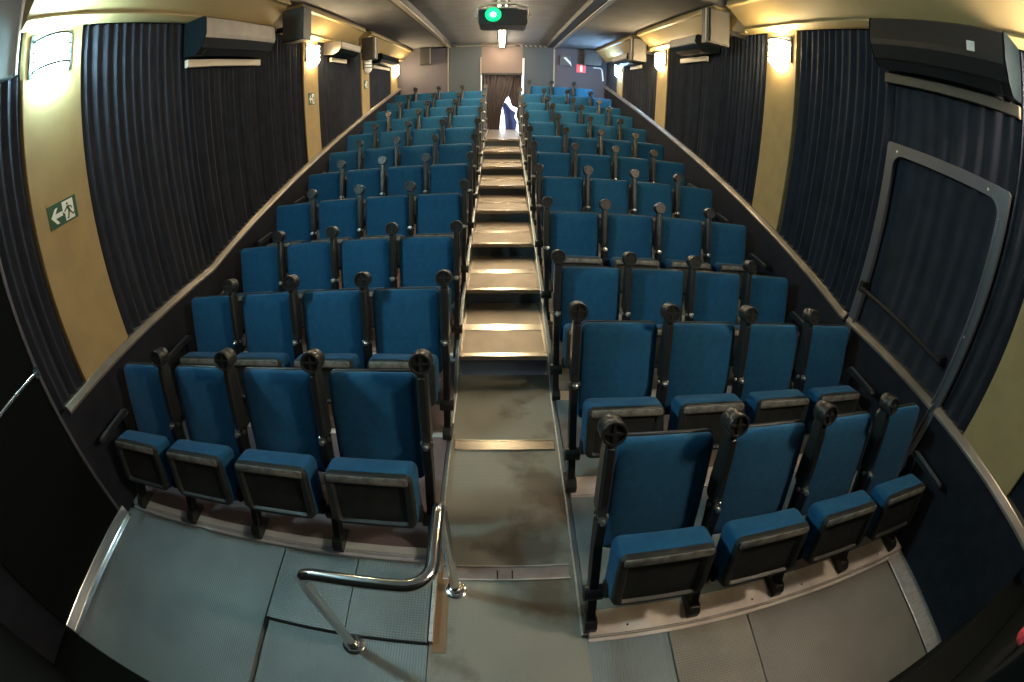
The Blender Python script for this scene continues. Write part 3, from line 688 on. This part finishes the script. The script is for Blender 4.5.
for v, d0, d1, w in ((.0, .004, -.075, .042), (.02, .006, -.092, .048), (.12, .006, -.088, .050), (.30, .006, -.072, .050), (.37, .004, -.062, .044)):
    ringsA.append([FA(-w / 2, v, d1 + .008), FA(-w / 2 + .008, v, d1), FA(w / 2 - .008, v, d1), FA(w / 2, v, d1 + .008), FA(w / 2, v, d0 - .008), FA(w / 2 - .008, v, d0), FA(-w / 2 + .008, v, d0), FA(-w / 2, v, d0 - .008)])
a0.loft(ringsA)
keep('armrest', a0.build('armrest', M_['arm'], smooth=True))
keep('arm_pad', MB().loft([[FA(u, v + .19, d) for u, v in rr(.034 - i, .29 - i, .008, 3)] for i, d in ((0, .004), (0, .009), (.006, .012))]).build('arm_pad', M_['plastic'], smooth=True))
N_ = FA(0, 0, 1) - FA(0, 0, 0); K = FA(0, L_, 0)
cp = MB().lathe(K, N_, [(.042, -.066), (.049, -.062), (.052, -.052), (.052, -.020), (.0485, -.014), (.0485, -.008), (.0535, -.002), (.0535, .026), (.0505, .031), (.043, .031), (.0415, .028), (.0415, .022), (.0, .022)], 28)
keep('cup_holder', cp.build('cup_holder', M_['arm'], smooth=True))
cr = MB()
for (wu, wv) in ((.039, .005), (.005, .039)):
    p = [K + Vector((u, 0, 0)) + (FA(0, v, 0) - FA(0, 0, 0)) for u, v in ((-wu, -wv), (wu, -wv), (wu, wv), (-wu, wv))]
    cr.loft([[q + N_ * .021 for q in p], [q + N_ * .028 for q in p]])
cr.lathe(K, N_, [(.011, .021), (.011, .029), (.0, .029)], 12)
keep('cup_cross', cr.build('cup_cross', M_['arm'], smooth=True))
bo = MB()
bo.lathe(FA(0, -.022, .004), FA(0, 0, 1) - FA(0, 0, 0), [(.021, 0), (.021, .014), (.013, .016), (.013, .030), (.008, .034), (0, .034)], 14)
keep('pivot_bolt', bo.build('pivot_bolt', M_['bolt'], smooth=True))
keep('pivot_pin', MB().cyl(FA(-.033, -.02, -.02), FA(.033, -.02, -.02), .013, n=12).build('pivot_pin', M_['bolt'], smooth=True))
wa = MB().prism([(-.10, .600), (-.40, .612), (-.425, .625), (-.425, .640), (-.41, .650), (-.10, .650), (-.07, .63)], 'x', -.018, .018)
keep('wall_armrest', wa.build('wall_armrest', M_['arm'], bevel=.006))

keep('arm_edge', MB().box(-.006, .006, -.40, -.10, .649, .654).build('arm_edge', M_['frame']))
def put(key, parent, x=0.0, name=None):
    o = proto[key].copy(); o.name = name or key; COL.objects.link(o); o.parent = parent; o.location = (x, 0, 0)
    return o
GRP = 'blue folding cinema seats in rows'
def make_seat(x, y, z, arm_side, label, wall=False, raised=True):
    t = thing('cinema_seat', label, 'cinema seat', (x, y, z), GRP)
    bk = put('backrest', t); put('back_shell', bk)
    cu = put('seat_cushion', t); put('seat_pan', cu); put('worn_lit_edge', cu); put('hinge_disc', cu)
    ax = arm_side * .275
    s = put('stand', t, ax); put('hinge_knuckle', s); put('foot', s)
    a = put('armrest', t, ax); put('arm_pad', a)
    c = put('cup_holder', a); put('pivot_bolt', a); put('pivot_pin', a); put('cup_cross', a)
    if wall:
        s2 = put('stand', t, -ax * .965); put('hinge_knuckle', s2); put('foot', s2)
        put('arm_edge', put('wall_armrest', t, -ax * .965))
    return t
ORD = ['front', 'second', 'third', 'fourth', 'fifth', 'sixth', 'seventh', 'eighth', 'ninth', 'tenth', 'eleventh']
POS = ['on the aisle', 'second from the aisle', 'third from the aisle', 'by the wall']
for i, (y, z) in enumerate(LEFT):
    for k in range(4):
        pos = 3 - k
        row = 'front row' if i == 0 else ('rearmost row' if i == 10 else ORD[i] + ' row')
        make_seat(AL - S * (3 - k) - S / 2, y, z - KNOB, 1, 'blue folding cinema seat %s, %s left of the aisle' % (POS[pos], row), wall=(k == 0))
for i, (y, z) in enumerate(RIGHT):
    for k in range(4):
        row = 'front row' if i == 0 else ORD[i] + ' row'
        make_seat(AR + S * k + S / 2, y, z - KNOB, -1, 'blue folding cinema seat %s, %s right of the aisle' % (POS[k], row), wall=(k == 3))
for k in range(3):
    make_seat(.676 + S * k + S / 2, REAR[0], REAR[1] - KNOB, -1, 'blue folding cinema seat %s, raised last row against the rear wall' % ('nearest the doorway', 'in the middle', 'farthest right')[k], wall=(k == 2))
for o in proto.values(): bpy.data.objects.remove(o)
